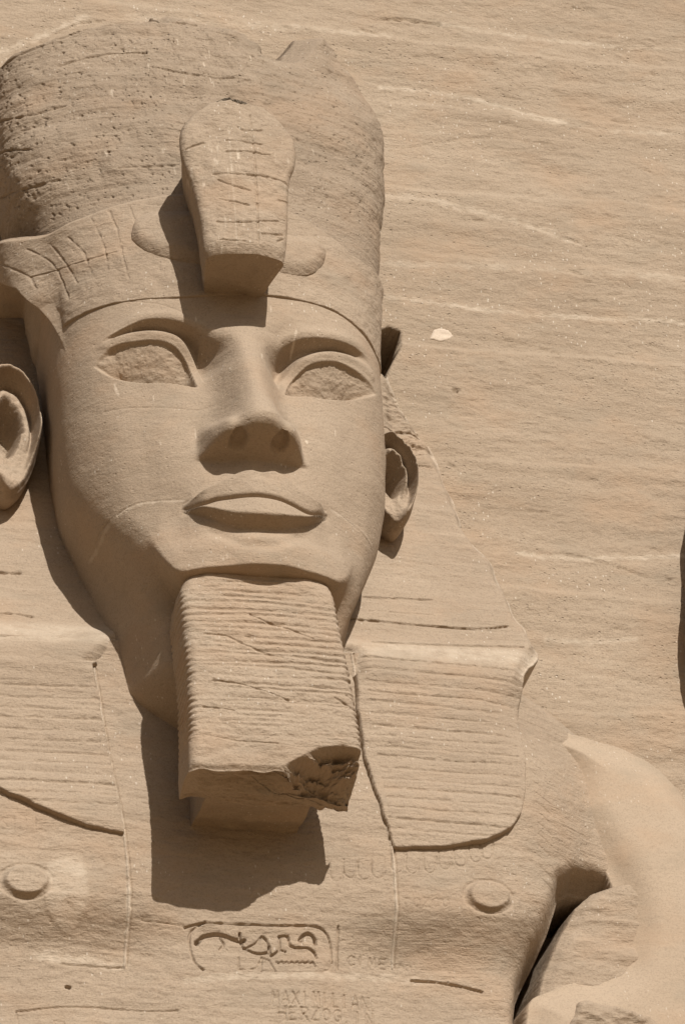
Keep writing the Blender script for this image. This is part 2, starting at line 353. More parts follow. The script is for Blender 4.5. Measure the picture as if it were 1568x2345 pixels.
def face_disp(phi, z):
    S = phi*SCL; x = S/SCL*1.3        # near the front x ~ 1.26*phi
    D = np.zeros(S.shape); Fy = np.zeros(S.shape)
    # cheeks, muzzle, chin
    Fy += .10*np.exp(-(x/.75)**2-((z-.15)/.55)**2)
    Fy += .045*np.exp(-(x/.68)**2-((np.maximum(z, -.36)+.36)/.17)**2) - .05*np.exp(-(x/.55)**2-((z+.14)/.09)**2)
    for s in (-1, 1):
        Fy += .07*np.exp(-((x-s*.85)/.4)**2-((z-1.15)/.45)**2)
        Fy -= .05*np.exp(-((x-s*.78)/.16)**2-((z-.12)/.3)**2)
    # philtrum
    Fy -= .03*np.exp(-(x/.07)**2)*ss(.35, .45, z)*ss(.75, .6, z)
    # eyes
    for E in EYES:
        br, rm, uu, lo = Crv(E['brow']), Crv(E['rim']), Crv(E['up']), Crv(E['lo'])
        for q_ in (rm, uu, lo): q_.y = q_.y+.055
        s = E['sgn']
        win = ss(rm.x[0]-.0, rm.x[0]+.12, S)*ss(rm.x[-1], rm.x[-1]-.12, S)+0*ss(rm.x[0]-.10, rm.x[0]+.02, S)*ss(rm.x[-1]+.10, rm.x[-1]-.02, S)
        zb, zr, zu, zl = br(S), rm(S), uu(S), lo(S)
        zb = np.maximum(zb, zr+.05)
        # brow fades towards the temple and is sharp towards the nose
        outer = (br.x[0] if s < 0 else br.x[-1]); inner = (br.x[-1] if s < 0 else br.x[0])
        fade = ss(outer-s*.05, outer-s*.55, S)*ss(inner-s*.30, inner+s*.12, S)
        t = np.clip((zb-z)/np.maximum(zb-zr, .02), 0, 3)
        sock = ss(0, .35, t)*(1-.75*ss(.45, 1.05, t))
        D -= .19*fade*sock*(z < zb+.01)
        D += .03*fade*np.exp(-((z-zb-.05)/.07)**2)
        # raised lid rim
        dr = spd(S, z-.055, smooth_pts(E['rim'][1:-1], 4)); 
        near = (dr < .3)
        D += np.where(near, .020*(1-ss(.02, .10, dr)), 0)*ss(rm.x[0]+.0, rm.x[0]+.32, S)*ss(rm.x[-1]-.0, rm.x[-1]-.32, S)
        # eye opening
        du = np.minimum(zu-z, z-zl); inx = ss(uu.x[0], uu.x[0]+.03, S)*ss(uu.x[-1], uu.x[-1]-.03, S)
        ins = ss(-.004, .022, du)*inx*(zu > zl)
        tv = np.clip((zu-z)/np.maximum(zu-zl, .03), 0, 1)
        cx = (uu.x[0]+uu.x[-1])/2; hw = (uu.x[-1]-uu.x[0])/2; tx = np.clip((S-cx)/hw, -1, 1)
        hf = np.clip((zu-zl)/.36, 0, 1)
        ball = -hf*(.055+.23*tv)+.03*hf*(1-(2*tv-1)**2)
        rough = .008*fbm(S, z*1.6, S*0, 7, 5, 21, .7)
        D += ins*(ball+rough)
    # inner socket bowls beside the bridge
    for s in (-1, 1):
        Fy -= .20*np.exp(-((x-s*.46)/.20)**2-((z-2.05)/.32)**2)
    # nose
    p = prof(z, [.55, .765, .785, .81, .835, .86, .895, .94, 1.0, 1.07, 1.22, 1.6, 1.95, 2.2, 2.6], [0, 0, .12, .27, .38, .47, .535, .58, .60, .58, .52, .38, .24, .13, 0], .03)
    wr = np.interp(z, [.6, .9, 1.4, 2.0, 2.5], [.30, .20, .13, .14, .3])
    wf = np.interp(z, [.6, .8, 1.0, 1.25, 1.6, 2.0, 2.5], [.50, .47, .46, .42, .37, .34, .6])
    xc = -.01+0*x
    wn_ = np.interp(z, [.6, .85, 1.0, 1.3, 1.6, 2.0, 2.4], [.40, .395, .37, .315, .285, .28, .36])
    sh = np.exp(-(np.abs(x-xc)/wn_)**np.interp(z, [.8, 1.0, 1.35], [3.3, 2.9, 2.15]))
    Fy += p*sh
    for s, q in ((-1, NL), (1, NR)):   # wings of the nose
        qx = q/SCL*1.3
        Fy = np.maximum(Fy, Fy*0-1) + .23*np.exp(-np.abs((x-s*.41)/.13)**2.6-np.abs((z-.93)/.18)**2.6)*ss(.765, .83, z)
        Fy -= .05*np.exp(-((x-s*.56)/.05)**2-((z-1.0)/.16)**2)
    # lips
    zt, zm, zb = LIP_T(S), LIP_M(S), LIP_B(S)
    e = ss(lipL-.01, lipL+.22, S)*ss(lipR+.01, lipR-.22, S); e0 = ss(lipL-.02, lipL+.02, S)*ss(lipR+.02, lipR-.02, S)
    tu = np.clip((zt-z)/np.maximum(zt-zm, .02), -1, 2)
    upl = ss(-.02, .035, (zt-z))*ss(-.01, .012, z-zm)
    Fy += (.25+.75*e)*e0*upl*(.185-.06*np.clip(tu, 0, 1))
    Fy -= e0*.05*np.exp(-((z-zm)/.022)**2)*(.4+.6*e)
    tl = np.clip((zm-z)/np.maximum(zm-zb, .02), 0, 1.5)
    lol = ss(-.008, .014, zm-z)*(1-ss(.50, .72, tl))
    Fy += (.2+.8*e)*e0*lol*(.125+.07*np.clip(tl, 0, .5))
    for s, q in ((-1, lipL), (1, lipR)):     # drilled corners
        Fy -= .03*np.exp(-((S-q-s*-.04)/.06)**2-((z-LIP_M(V([q]))[0])/.07)**2)
    Fy -= .04*np.exp(-(x/.45)**2-((z-(zb-.06))/.07)**2)
    return D, Fy
def lateral(phi):
    k = ss(R(35), R(70), np.abs(phi)); ang = phi*k
    return np.sin(ang), -np.cos(ang)
HCR = [hc(*q, n=4) for q in [((300, 690), (380, 700), (450, 735)), ((240, 945), (330, 932), (440, 938), (480, 935)), ((268, 1180), (320, 1150), (420, 1140)), ((250, 1195), (215, 1260)),
       ((760, 1160), (820, 1210), (850, 1260)), ((505, 925), (540, 890), (560, 870)), ((470, 1230), (420, 1260))]]
def head_mesh(name, phis, zlo, zhi, nz, mat, off=0.0, zfun=None, feat=False, extra=None, rowz=None):
    PH, T = np.meshgrid(phis, np.linspace(0, 1, nz) if rowz is None else rowz)
    Z = zlo(PH*SCL)+(zhi(PH*SCL)-zlo(PH*SCL))*T
    r = head_base(PH, Z)+off
    P0 = head_pt(PH, Z, r)
    nz_ = .010*fbm(P0[..., 0], P0[..., 1], P0[..., 2], 1.1, 4, 61, .55)
    r = r+nz_
    if extra is not None: r = r+extra(PH, Z)
    P = head_pt(PH, Z, r)
    if feat:
        D, Fy = face_disp(PH, Z)
        A = np.zeros(D.shape)
        for c in HCR: groove(A, PH*SCL, Z, c, .008, -.007, .6)
        D = D + A
        lx, ly = lateral(PH)
        P[..., 0] += D*lx; P[..., 1] += D*ly - Fy
        # nostrils: pushed up into the underside of the nose
        for s in (-1, 1):
            e = ((P[..., 0]-s*.215)/.10)**2+((P[..., 1]-.07)/.17)**2
            P[..., 2] += .085*(1-ss(.15, 1.05, e))*(P[..., 2] < .89)*(P[..., 2] > .70)
        # broken notch over the left nostril
    return P
phis = np.radians(np.linspace(-118, 105, 640))
zr = np.unique(np.concatenate([np.arange(-2.2, .64, .0095), np.arange(.64, .73, .0095), np.arange(.73, .94, .0028), np.arange(.94, 4.3, .0095)]))
def temple_ledge(PH, Z):
    """the side of the headband stands proud above the ears"""
    S = PH*SCL
    zl = np.where(PH < 0, ZLEDL(np.abs(PH)), ZLEDR(np.abs(PH)))
    k = ss(R(74), R(93), np.abs(PH))
    return k*.30*ss(-.05, .05, Z-zl)*(PH < 0)
def ZLEDL(ap): return np.interp(ap, [R(60), R(75), R(80), R(88), R(99), R(115)], [2.1, 2.5, 2.95, 3.5, 3.88, 3.95])
def ZLEDR(ap): return np.interp(ap, [R(50), R(62), R(72), R(85), R(110)], [2.6, 3.0, 3.45, 3.72, 3.80])
S0 = HB_LO[0][0]
hbl = lambda S: np.minimum(HBL(S), 3.0)
hbu = lambda S: np.maximum(HBU(S), 3.75)
Tf = (zr-zr[0])/(zr[-1]-zr[0])
Pface = head_mesh('face', phis, lambda S: S*0-2.2, lambda S: S*0+4.3, 0, None, feat=True, rowz=Tf, extra=temple_ledge)
PHg, Zg = np.meshgrid(phis, -2.2+Tf*6.5)
mk = (Zg < hbl(PHg*SCL)+.03) | ((PHg*SCL < S0) & (Zg < 3.3))
TF = np.zeros(PHg.shape)
STR = [((680, 752), (676, 775), (679, 792)), ((263, 880), (266, 892), (272, 906)), ((446, 982), (449, 1002)), ((767, 988), (766, 1000)), ((592, 828), (593, 840)), ((300, 742), (301, 752)), ((520, 860), (521, 872)), ((365, 1010), (366, 1018)),
       ((448, 722), (449, 734)), ((620, 700), (621, 712)), ((700, 1010), (703, 1015)), ((520, 1270), (520, 1278)), ((352, 905), (353, 914)), ((620, 905), (622, 915))]
for q in STR: groove(TF, PHg*SCL, Zg, hc(*q), .011, .95, .9)
for q in [((300, 1165), (270, 1180), (235, 1230), (205, 1290)), ((420, 1142), (330, 1150), (290, 1168)), ((760, 1165), (820, 1205), (850, 1250))]: groove(TF, PHg*SCL, Zg, hc(*q, n=4), .018, .45, .8)
grids('face', [Pface], M_skin, colossus, [mk], tint=TF)
# headband with incised stripes
def band_extra(PH, Z):
    S = PH*SCL; A = temple_ledge(PH, Z)
    for c in BANDL: groove(A, S, Z, c, .009, -.011, .9)
    lo, hi = hbl(S), hbu(S)
    A = A - .05*(1-ss(-.012, .012, Z-lo))*ss(S0-.15, S0, S) - .05*ss(-.03, .03, Z-hi) - .045*ss(S0+.05, S0-.20, S)*ss(3.30, 3.10, Z)
    A = A + .012*fbm(S, Z, S*0, 3, 4, 77, .6)
    return A
BANDL = [hc(*q, n=4) for q in [((88, 575), (125, 605), (150, 650), (165, 690)), ((160, 545), (195, 580), (212, 625)), ((255, 487), (272, 530), (285, 590), (298, 640)), ((212, 500), (240, 560), (252, 620)), ((60, 600), (95, 635), (110, 665)), ((120, 560), (158, 610), (182, 650)), ((300, 475), (315, 520)), ((100, 640), (180, 605), (270, 580))]]
Pb = head_mesh('headband', phis, lambda S: hbl(S)-.03, lambda S: hbu(S)+.03, 230, None, off=.022, extra=band_extra)
grids('headband', [Pb], M_stone, colossus)
# crown with its broken top
CT = Crv(hc((10, 160), (60, 120), (130, 88), (220, 62), (300, 46), (450, 44), (540, 70), (600, 86), (645, 104), (695, 130), (732, 122), (762, 82), (790, 100), (815, 132), (842, 178), (866, 230)))
def crown_extra(PH, Z):
    S = PH*SCL; A = np.zeros(S.shape)
    zt = CT(S)+.03*vn(S*6, S*0, S*0, 3)
    leftk = ss(R(12), R(-8), PH)
    A -= leftk*(.20)*ss(-.015, .03, Z-zt)                 # set-back of the broken edge
    rk = ss(R(10), R(30), PH)*ss(R(80), R(60), PH)
    q = np.exp(-((S-hc((650, 110))[0][0])/.28)**2-((Z-hc((650, 110))[0][1])/.13)**2)
    A -= .16*q
    # right shoulder of the crown is broken away
    zz = np.interp(PH, [R(30), R(50), R(75), R(100)], [9, 8.5, 7.0, 6.2])
    A -= .42*np.clip(Z-zz, 0, 1.5)
    A -= .10*ss(R(30), R(52), PH)*ss(5.75, 6.6, Z)
    A -= .30*ss(-.01, .03, Z-zt)*ss(R(24), R(32), PH)
    A += .05*np.exp(-((S-hc((765, 128))[0][0])/.10)**2)*ss(6.0, 6.5, Z)
    A += .03*fbm(S, Z, S*0, 2.2, 5, 31, .55)*ss(4.2, 4.6, Z) + .010*strata(S, S*0, Z, 8)
    for c in CRL: groove(A, S, Z, c, .010, -.022, .9)
    lo = hbu(S); A += -.055
    for x, z, l, d in CRP: groove(A, S, Z, [(x, z), (x+.01, z-l)], .009, -d, .3)
    return A
CRL = [hc(*q, n=4) for q in [((22, 158), (60, 128), (100, 108), (132, 98)), ((150, 88), (200, 70), (232, 64)), ((250, 60), (300, 50), (370, 46), (452, 50)), ((150, 150), (240, 122), (340, 116)), ((350, 150), (440, 165), (560, 178), (578, 180)), ((0, 300), (70, 270), (160, 240)), ((0, 470), (60, 440), (140, 410)),
        ((280, 385), (350, 375), (410, 370)), ((0, 385), (90, 345))]]
rs = np.random.RandomState(9); CRP = []
for k in range(1300):
    s = rs.uniform(-2.9, 2.0); z = rs.uniform(4.2, 6.5)
    if rs.rand() < .15+.85*(1-math.exp(-((s+.1)/1.15)**2)): CRP.append((s, z, rs.uniform(.0, .025), rs.uniform(.008, .022)))
Pc = head_mesh('crown', np.radians(np.linspace(-118, 112, 620)), lambda S: hbu(S)+.0, lambda S: S*0+8.6, 460, None, extra=crown_extra)
_S = np.arctan2(Pc[..., 0], YC-Pc[..., 1]); _u = np.clip(Pc[..., 2]-CT(_S*SCL), 0, 3)
Pc[..., 0] *= 1+.075*(Pc[..., 0] < 0)*ss(0, 1.2, -Pc[..., 0])*ss(4.1, 4.9, Pc[..., 2])
Pc[..., 1] += (.95+1.5*ss(R(20), R(34), _S)+1.2*ss(R(-14), R(-30), _S))*_u*ss(0, .2, _u)
TC = np.zeros(_S.shape); rs = np.random.RandomState(77)
for k in range(60):
    s_, z_ = rs.uniform(-2.4, 1.6), rs.uniform(4.3, 6.5); groove(TC, _S*SCL, Pc[..., 2], [(s_, z_), (s_+.01, z_-rs.uniform(.02, .11))], rs.uniform(.006, .011), rs.uniform(.4, .9), .8)
grids('crown', [Pc], M_crown, colossus, tint=TC)
# cobra coils lying on the headband
def coil(px):
    pl = smooth_pts(hc(*px), 6, True); xs = [p[0] for p in pl]; zs = [p[1] for p in pl]
    S, Z = np.meshgrid(np.arange(min(xs)-.03, max(xs)+.03, .008), np.arange(min(zs)-.03, max(zs)+.03, .008))
    d = sdp(S, Z, pl); r = head_base(S/SCL, Z)+.022+.085*np.sqrt(np.clip(ss(-.01, .16, d), 0, 1))-.06*(d < -.012)+.006*fbm(S, Z, S*0, 6, 3, 5)
    return grids('cobra_coil', [head_pt(S/SCL, Z, r)], M_stone, colossus, [d > -.02])
coil([(306, 535), (318, 505), (350, 490), (400, 488), (470, 495), (480, 560), (470, 605), (400, 596), (345, 580), (312, 558)])
coil([(640, 545), (680, 545), (715, 550), (738, 575), (735, 605), (710, 628), (680, 632), (640, 625), (620, 600), (620, 560)])
# --- cobra
def ruled(L, Rr, z0, z1, nz, nx, front, backY, taper=.0, nside=24, rnd=.06):
    """front surface between edge curves L(z), R(z) wrapped back along both sides"""
    T = np.linspace(0, 1, nz); zs = z0+(z1-z0)*T
    u = np.linspace(0, 1, nx)
    U, Z = np.meshgrid(u, zs)
    l, r = L(Z), Rr(Z); X = l+(r-l)*U; mid = (l+r)/2
    de = np.minimum(X-l, r-X)
    Y = front(X, Z) + rnd*(1-np.sqrt(np.clip(1-(1-np.clip(de/rnd, 0, 1))**2, 0, 1)))
    Pf = np.stack([X, Y, Z], -1)
    ts = np.linspace(0, 1, nside)[1:]
    left = []; right = []
    for t in ts[::-1]:
        q = Pf[:, 0].copy(); y0 = q[:, 1].copy(); q[:, 1] = y0+(backY-y0)*t; q[:, 0] += (mid[:, 0]-q[:, 0])*taper*t
        n = .012*fbm(q[:, 0]*0, q[:, 1], q[:, 2], 3, 4, 91); q[:, 0] += n*min(1, t*4); left.append(q)
    for t in ts:
        q = Pf[:, -1].copy(); y0 = q[:, 1].copy(); q[:, 1] = y0+(backY-y0)*t; q[:, 0] += (mid[:, 0]-q[:, 0])*taper*t
        n = .012*fbm(q[:, 0]*0, q[:, 1], q[:, 2], 3, 4, 92); q[:, 0] += n*min(1, t*4); right.append(q)
    return np.concatenate([np.stack(left, 1), Pf, np.stack(right, 1)], 1)
def cap(row, y0=None, n=40, zf=None):
    """closes the end row of a wrapped surface: straight bridges from its left half to its right half"""
    m = len(row); h = m//2; a = row[:h]; b = row[::-1][:h]
    t = np.linspace(0, 1, n)[:, None, None]
    G = a[None]*(1-t)+b[None]*t
    if zf is not None: G[..., 2] += zf(G[..., 0], G[..., 1])*ss(0, .08, t[..., 0])*ss(1, .92, t[..., 0])
    return G
UY = -.42
uL = [unp(x, y, UY+.14) for x, y in [(472, 246), (440, 262), (420, 284), (411, 312), (413, 345), (425, 385), (441, 425), (452, 470), (461, 520), (468, 575), (486, 602)]]
uR = [unp(x, y, UY+.14) for x, y in [(600, 252), (628, 272), (658, 300), (674, 324), (680, 352), (675, 385), (664, 410), (661, 450), (660, 500), (658, 555), (652, 598)]]
def zc(pts, col=0):
    p = sorted([(a[2], a[0]) for a in pts]); zz = V([a[0] for a in p]); xx = V([a[1] for a in p])
    g = np.linspace(zz[0], zz[-1], 200); f = np.interp(g, zz, xx)
    f = np.convolve(np.pad(f, 6, mode='edge'), np.ones(13)/13, 'valid')
    return lambda z: np.interp(z, g, f)
uLf, uRf = zc(uL), zc(uR)
UG = [wd(*q, Y=UY, n=3) for q in [((573, 262), (580, 330), (586, 400), (590, 480), (592, 560)), ((490, 395), (540, 398), (580, 400)), ((500, 408), (540, 425), (575, 436)), ((580, 400), (640, 405), (672, 415)),
      ((640, 452), (700, 450)), ((500, 500), (560, 510), (640, 500)), ((640, 545), (650, 540)), ((520, 320), (600, 330)), ((520, 345), (620, 352)), ((505, 450), (570, 470)), ((500, 545), (560, 552)), ((545, 290), (560, 300), (600, 296)), ((600, 535), (650, 530)), ((430, 330), (470, 322))]]
def ufront(X, Z):
    mid = (uLf(Z)+uRf(Z))/2; hw = (uRf(Z)-uLf(Z))/2+.01
    A = UY + .10*((X-mid)/hw)**2 + 0*Z
    A += .018*fbm(X, Z, X*0, 3.0, 5, 14, .55)
    for g in UG: groove(A, X, Z, g, .010, .019, .7)
    A += .10*ss(2.98, 2.72, Z)                       # lower lip rounds back under
    return A
uz0, uz1 = max(uL[-1][2], uR[-1][2])-.01, min(uL[0][2], uR[0][2])
Pu = ruled(uLf, uRf, uz0, uz1, 250, 120, ufront, .62, taper=.38, rnd=.07)
_t = ss(uz0, uz0+.12, Pu[..., 2])
bot = cap(Pu[0], n=50, zf=lambda x, y: .02*fbm(x, y, x*0, 4, 4, 8)); top = cap(Pu[-1], n=50, zf=lambda x, y: .05*fbm(x, y, x*0, 5, 4, 9))
TU = np.zeros(Pu.shape[:2]); rs = np.random.RandomState(31)
for k in range(42):
    x, y = rs.uniform(425, 665), rs.uniform(285, 560); l = rs.uniform(5, 26)
    groove(TU, Pu[..., 0], Pu[..., 2], wd((x, y), (x+1, y+l), Y=UY), rs.uniform(.006, .011), rs.uniform(.4, .95), .8)
groove(TU, Pu[..., 0], Pu[..., 2], wd((524, 290), (530, 380), (538, 470), (543, 560), Y=UY, n=3), .010, .6, .9)
cobra = grids('cobra_ornament', [Pu, bot, top], M_stone, colossus, tint=np.concatenate([TU.reshape(-1), np.zeros(bot.shape[0]*bot.shape[1]+top.shape[0]*top.shape[1])]))
# broken crest left where the cobra's head met the crown, in a darker stone colour
p0 = unp(541, 238, .15); rho, th = np.meshgrid(np.linspace(0, 1, 40), np.linspace(0, 2*math.pi, 90), indexing='ij')
cxx = p0[0]+.27*rho*np.cos(th)*(1+.25*vn(np.cos(th)*2, np.sin(th)*2, rho*0, 3)); czz = p0[2]+.13*rho*np.sin(th)*(1+.3*vn(np.cos(th)*2, np.sin(th)*2, rho*0, 5))-.10*(cxx-p0[0])
cyy = .12+.35*rho**4+.05*fbm(cxx*1.5, czz*3, cxx*0, 5, 4, 2, .65)
grids('broken_crest', [np.stack([cxx, cyy, czz], -1)], stone('dark_rough_stone', (.20, .165, .125), (.14, .115, .085), (.27, .22, .16), pit=.8, lam=.3, fleck=.3, bump=1.2), colossus)
# --- beard
bL = [unp(x, y, .42) for x, y in [(436, 1304), (418, 1335), (415, 1375), (422, 1440), (430, 1520), (434, 1600), (436, 1680), (436, 1752)]]
bR = [unp(x, y, .42) for x, y in [(738, 1304), (762, 1335), (770, 1375), (784, 1440), (802, 1520), (817, 1600), (830, 1680), (838, 1770)]]
bLf, bRf = zc(bL), zc(bR)
BZ0, BZ1 = -2.76, -.42
rs = np.random.RandomState(2)
edges = [-.55]
while edges[-1] > -2.40: edges.append(edges[-1]-rs.uniform(.062, .088))
edges = V(edges)
BG = [wd(*q, Y=.34, n=4) for q in [((470, 1445), (520, 1448), (560, 1468), (610, 1490), (650, 1500)), ((490, 1551), (560, 1562), (620, 1582), (664, 1598)), ((575, 1400), (620, 1420), (680, 1440), (720, 1456)),
      ((798, 1585), (850, 1615), (890, 1632)), ((470, 1610), (540, 1620)), ((500, 1680), (560, 1690), (640, 1698)), ((770, 1590), (810, 1612))]]
CHIP = wd((648, 1752), (680, 1732), (730, 1704), (790, 1696), (850, 1706), (1000, 1706), (1000, 2000), (690, 2000), Y=.34)
def bfront(X, Z):
    A = .34 + .03*(X/.85)**2 + 0*Z
    zz = Z + .018*vn(X*1.2, Z*2, X*0, 5) + .02*X*.5
    d = np.full(X.shape, 9.)
    for k, e in enumerate(edges):
        ee = e+.026*vn(X*1.3+k*3, X*0, X*0, 50+k)
        d = np.minimum(d, np.abs(zz-ee))
    amp = .42+.8*vn(X*1.3, Z*4, X*0, 71)+.3*vn(X*4, Z*9, X*0, 72)
    ins = ss(-2.46, -2.4, Z)*ss(-.50, -.58, Z)
    A += .05+.07*ss(-.62, -.42, Z)**1.5 + .10*ss(-.8, -.5, Z)*ss(.45, .8, np.abs(X+.02))
    A += ins*(.002+.014*np.clip(amp, .05, 1))*(1-ss(0, .030, d))
    A += .012*fbm(X, Z*1.5, X*0, 3, 5, 33, .6)
    for g in BG: groove(A, X, Z, g, .009, .014, .8)
    ch = sdp(X, Z, CHIP)
    A += ss(-.01, .10, ch)*(.24+.13*fbm(X*.8, Z*2.6, X*0, 4.5, 5, 3, .62)+.05*np.round(2.5*vn(X*1.5, Z*9, X*0, 6)))+ .36*ss(.05, .32, ch)
    return A
Pbd = ruled(lambda z: bLf(z), lambda z: bRf(z), BZ0, BZ1, 420, 240, bfront, 1.08, taper=.03, rnd=.10, nside=60)
# wavy side edges, bumpy ribs
xs = Pbd[..., 0]; side = np.abs(xs-(bLf(Pbd[..., 2])+bRf(Pbd[..., 2]))/2)
dd = np.full(xs.shape, 9.)
for e in edges: dd = np.minimum(dd, np.abs(Pbd[..., 2]-e))
Pbd[..., 0] -= np.sign(xs-.0)*.012*(1-ss(0, .030, dd))*(1+.9*vn(Pbd[..., 2]*7, Pbd[..., 1]*2, xs*0, 4))*ss(.70, .84, side)*ss(-2.45, -2.4, Pbd[..., 2])
def bbot(x, y):
    return .05*fbm(x*.5, y*1.6, x*0, 2.4, 5, 8, .6) - .03*ss(.3, .9, x)
Pbd[..., 2] += .035*vn(xs*1.7, Pbd[..., 1]*1.5, xs*0, 8)*ss(-2.3, -2.76, Pbd[..., 2])+.012*vn(xs*7, Pbd[..., 1]*5, xs*0, 9)*ss(-2.6, -2.76, Pbd[..., 2])
Pbd[..., 1] += .035*ss(-2.68, -2.76, Pbd[..., 2])**2*(Pbd[..., 1] < .5)
bcap = cap(Pbd[0], n=120, zf=bbot)
beard = grids('beard', [Pbd, bcap], M_stone, colossus)
Pst = ruled(lambda z: z*0-.56, lambda z: z*0+.52, -2.73, -.9, 200, 60, lambda X, Z: 1.0+.01*fbm(X, Z, X*0, 3, 3, 3), 2.0, nside=60, rnd=.03)
Pst[..., 2] += .03*fbm(Pst[..., 0], Pst[..., 1], Pst[..., 2]*.2, 1.5, 3, 12)
scap = cap(Pst[0], n=80, zf=lambda x, y: .02*fbm(x, y*2, x*0, 3, 4, 18))
grids('beard_support', [Pst, scap], M_stone, colossus)
# --- torso
ARM_GAP = [unp(x, y, 2.2) for x, y in [(1288, 2047), (1318, 2028), (1360, 2022), (1400, 2032), (1440, 2060), (1500, 2150), (1500, 2420), (1190, 2420), (1196, 2345), (1212, 2260), (1240, 2190), (1262, 2130), (1276, 2085)]]
ARM_GAP = [(a[0], a[2]) for a in ARM_GAP]
SH_TOP = [(a[0], a[2]) for a in [unp(x, y, 2.3) for x, y in [(1000, 1500), (1190, 1595), (1270, 1625), (1340, 1665), (1420, 1690)]]]
TX, TZ = gxz(-3.3, 4.2, -5.5, -.6, .0085)
def torso_y(X, Z):
    ax = np.abs(X-.0)
    Y = 1.74 + 0*X
    Y -= .10*np.exp(-((ax-1.9)/1.1)**4-((Z+3.0)/.85)**4)
    Y += .16*ss(-3.55, -4.15, Z)*ss(.5, 1.6, ax)*ss(-5.6, -4.6, Z)
    Y += .04*ss(-3.6, -4.0, Z)
    Y += .55*ss(2.45, 4.1, ax)**1.3
    Y += .60*ss(2.5, 3.35, ax)*ss(-3.3, -4.3, Z)
    Y -= .16*np.exp(-((ax-3.3)/.55)**2-((Z+2.2)/.9)**2)
    Y += .02*(Z+3)
    Y += .12*ss(-1.9, -1.0, Z)*ss(2.5, 3.3, ax)
    return Y
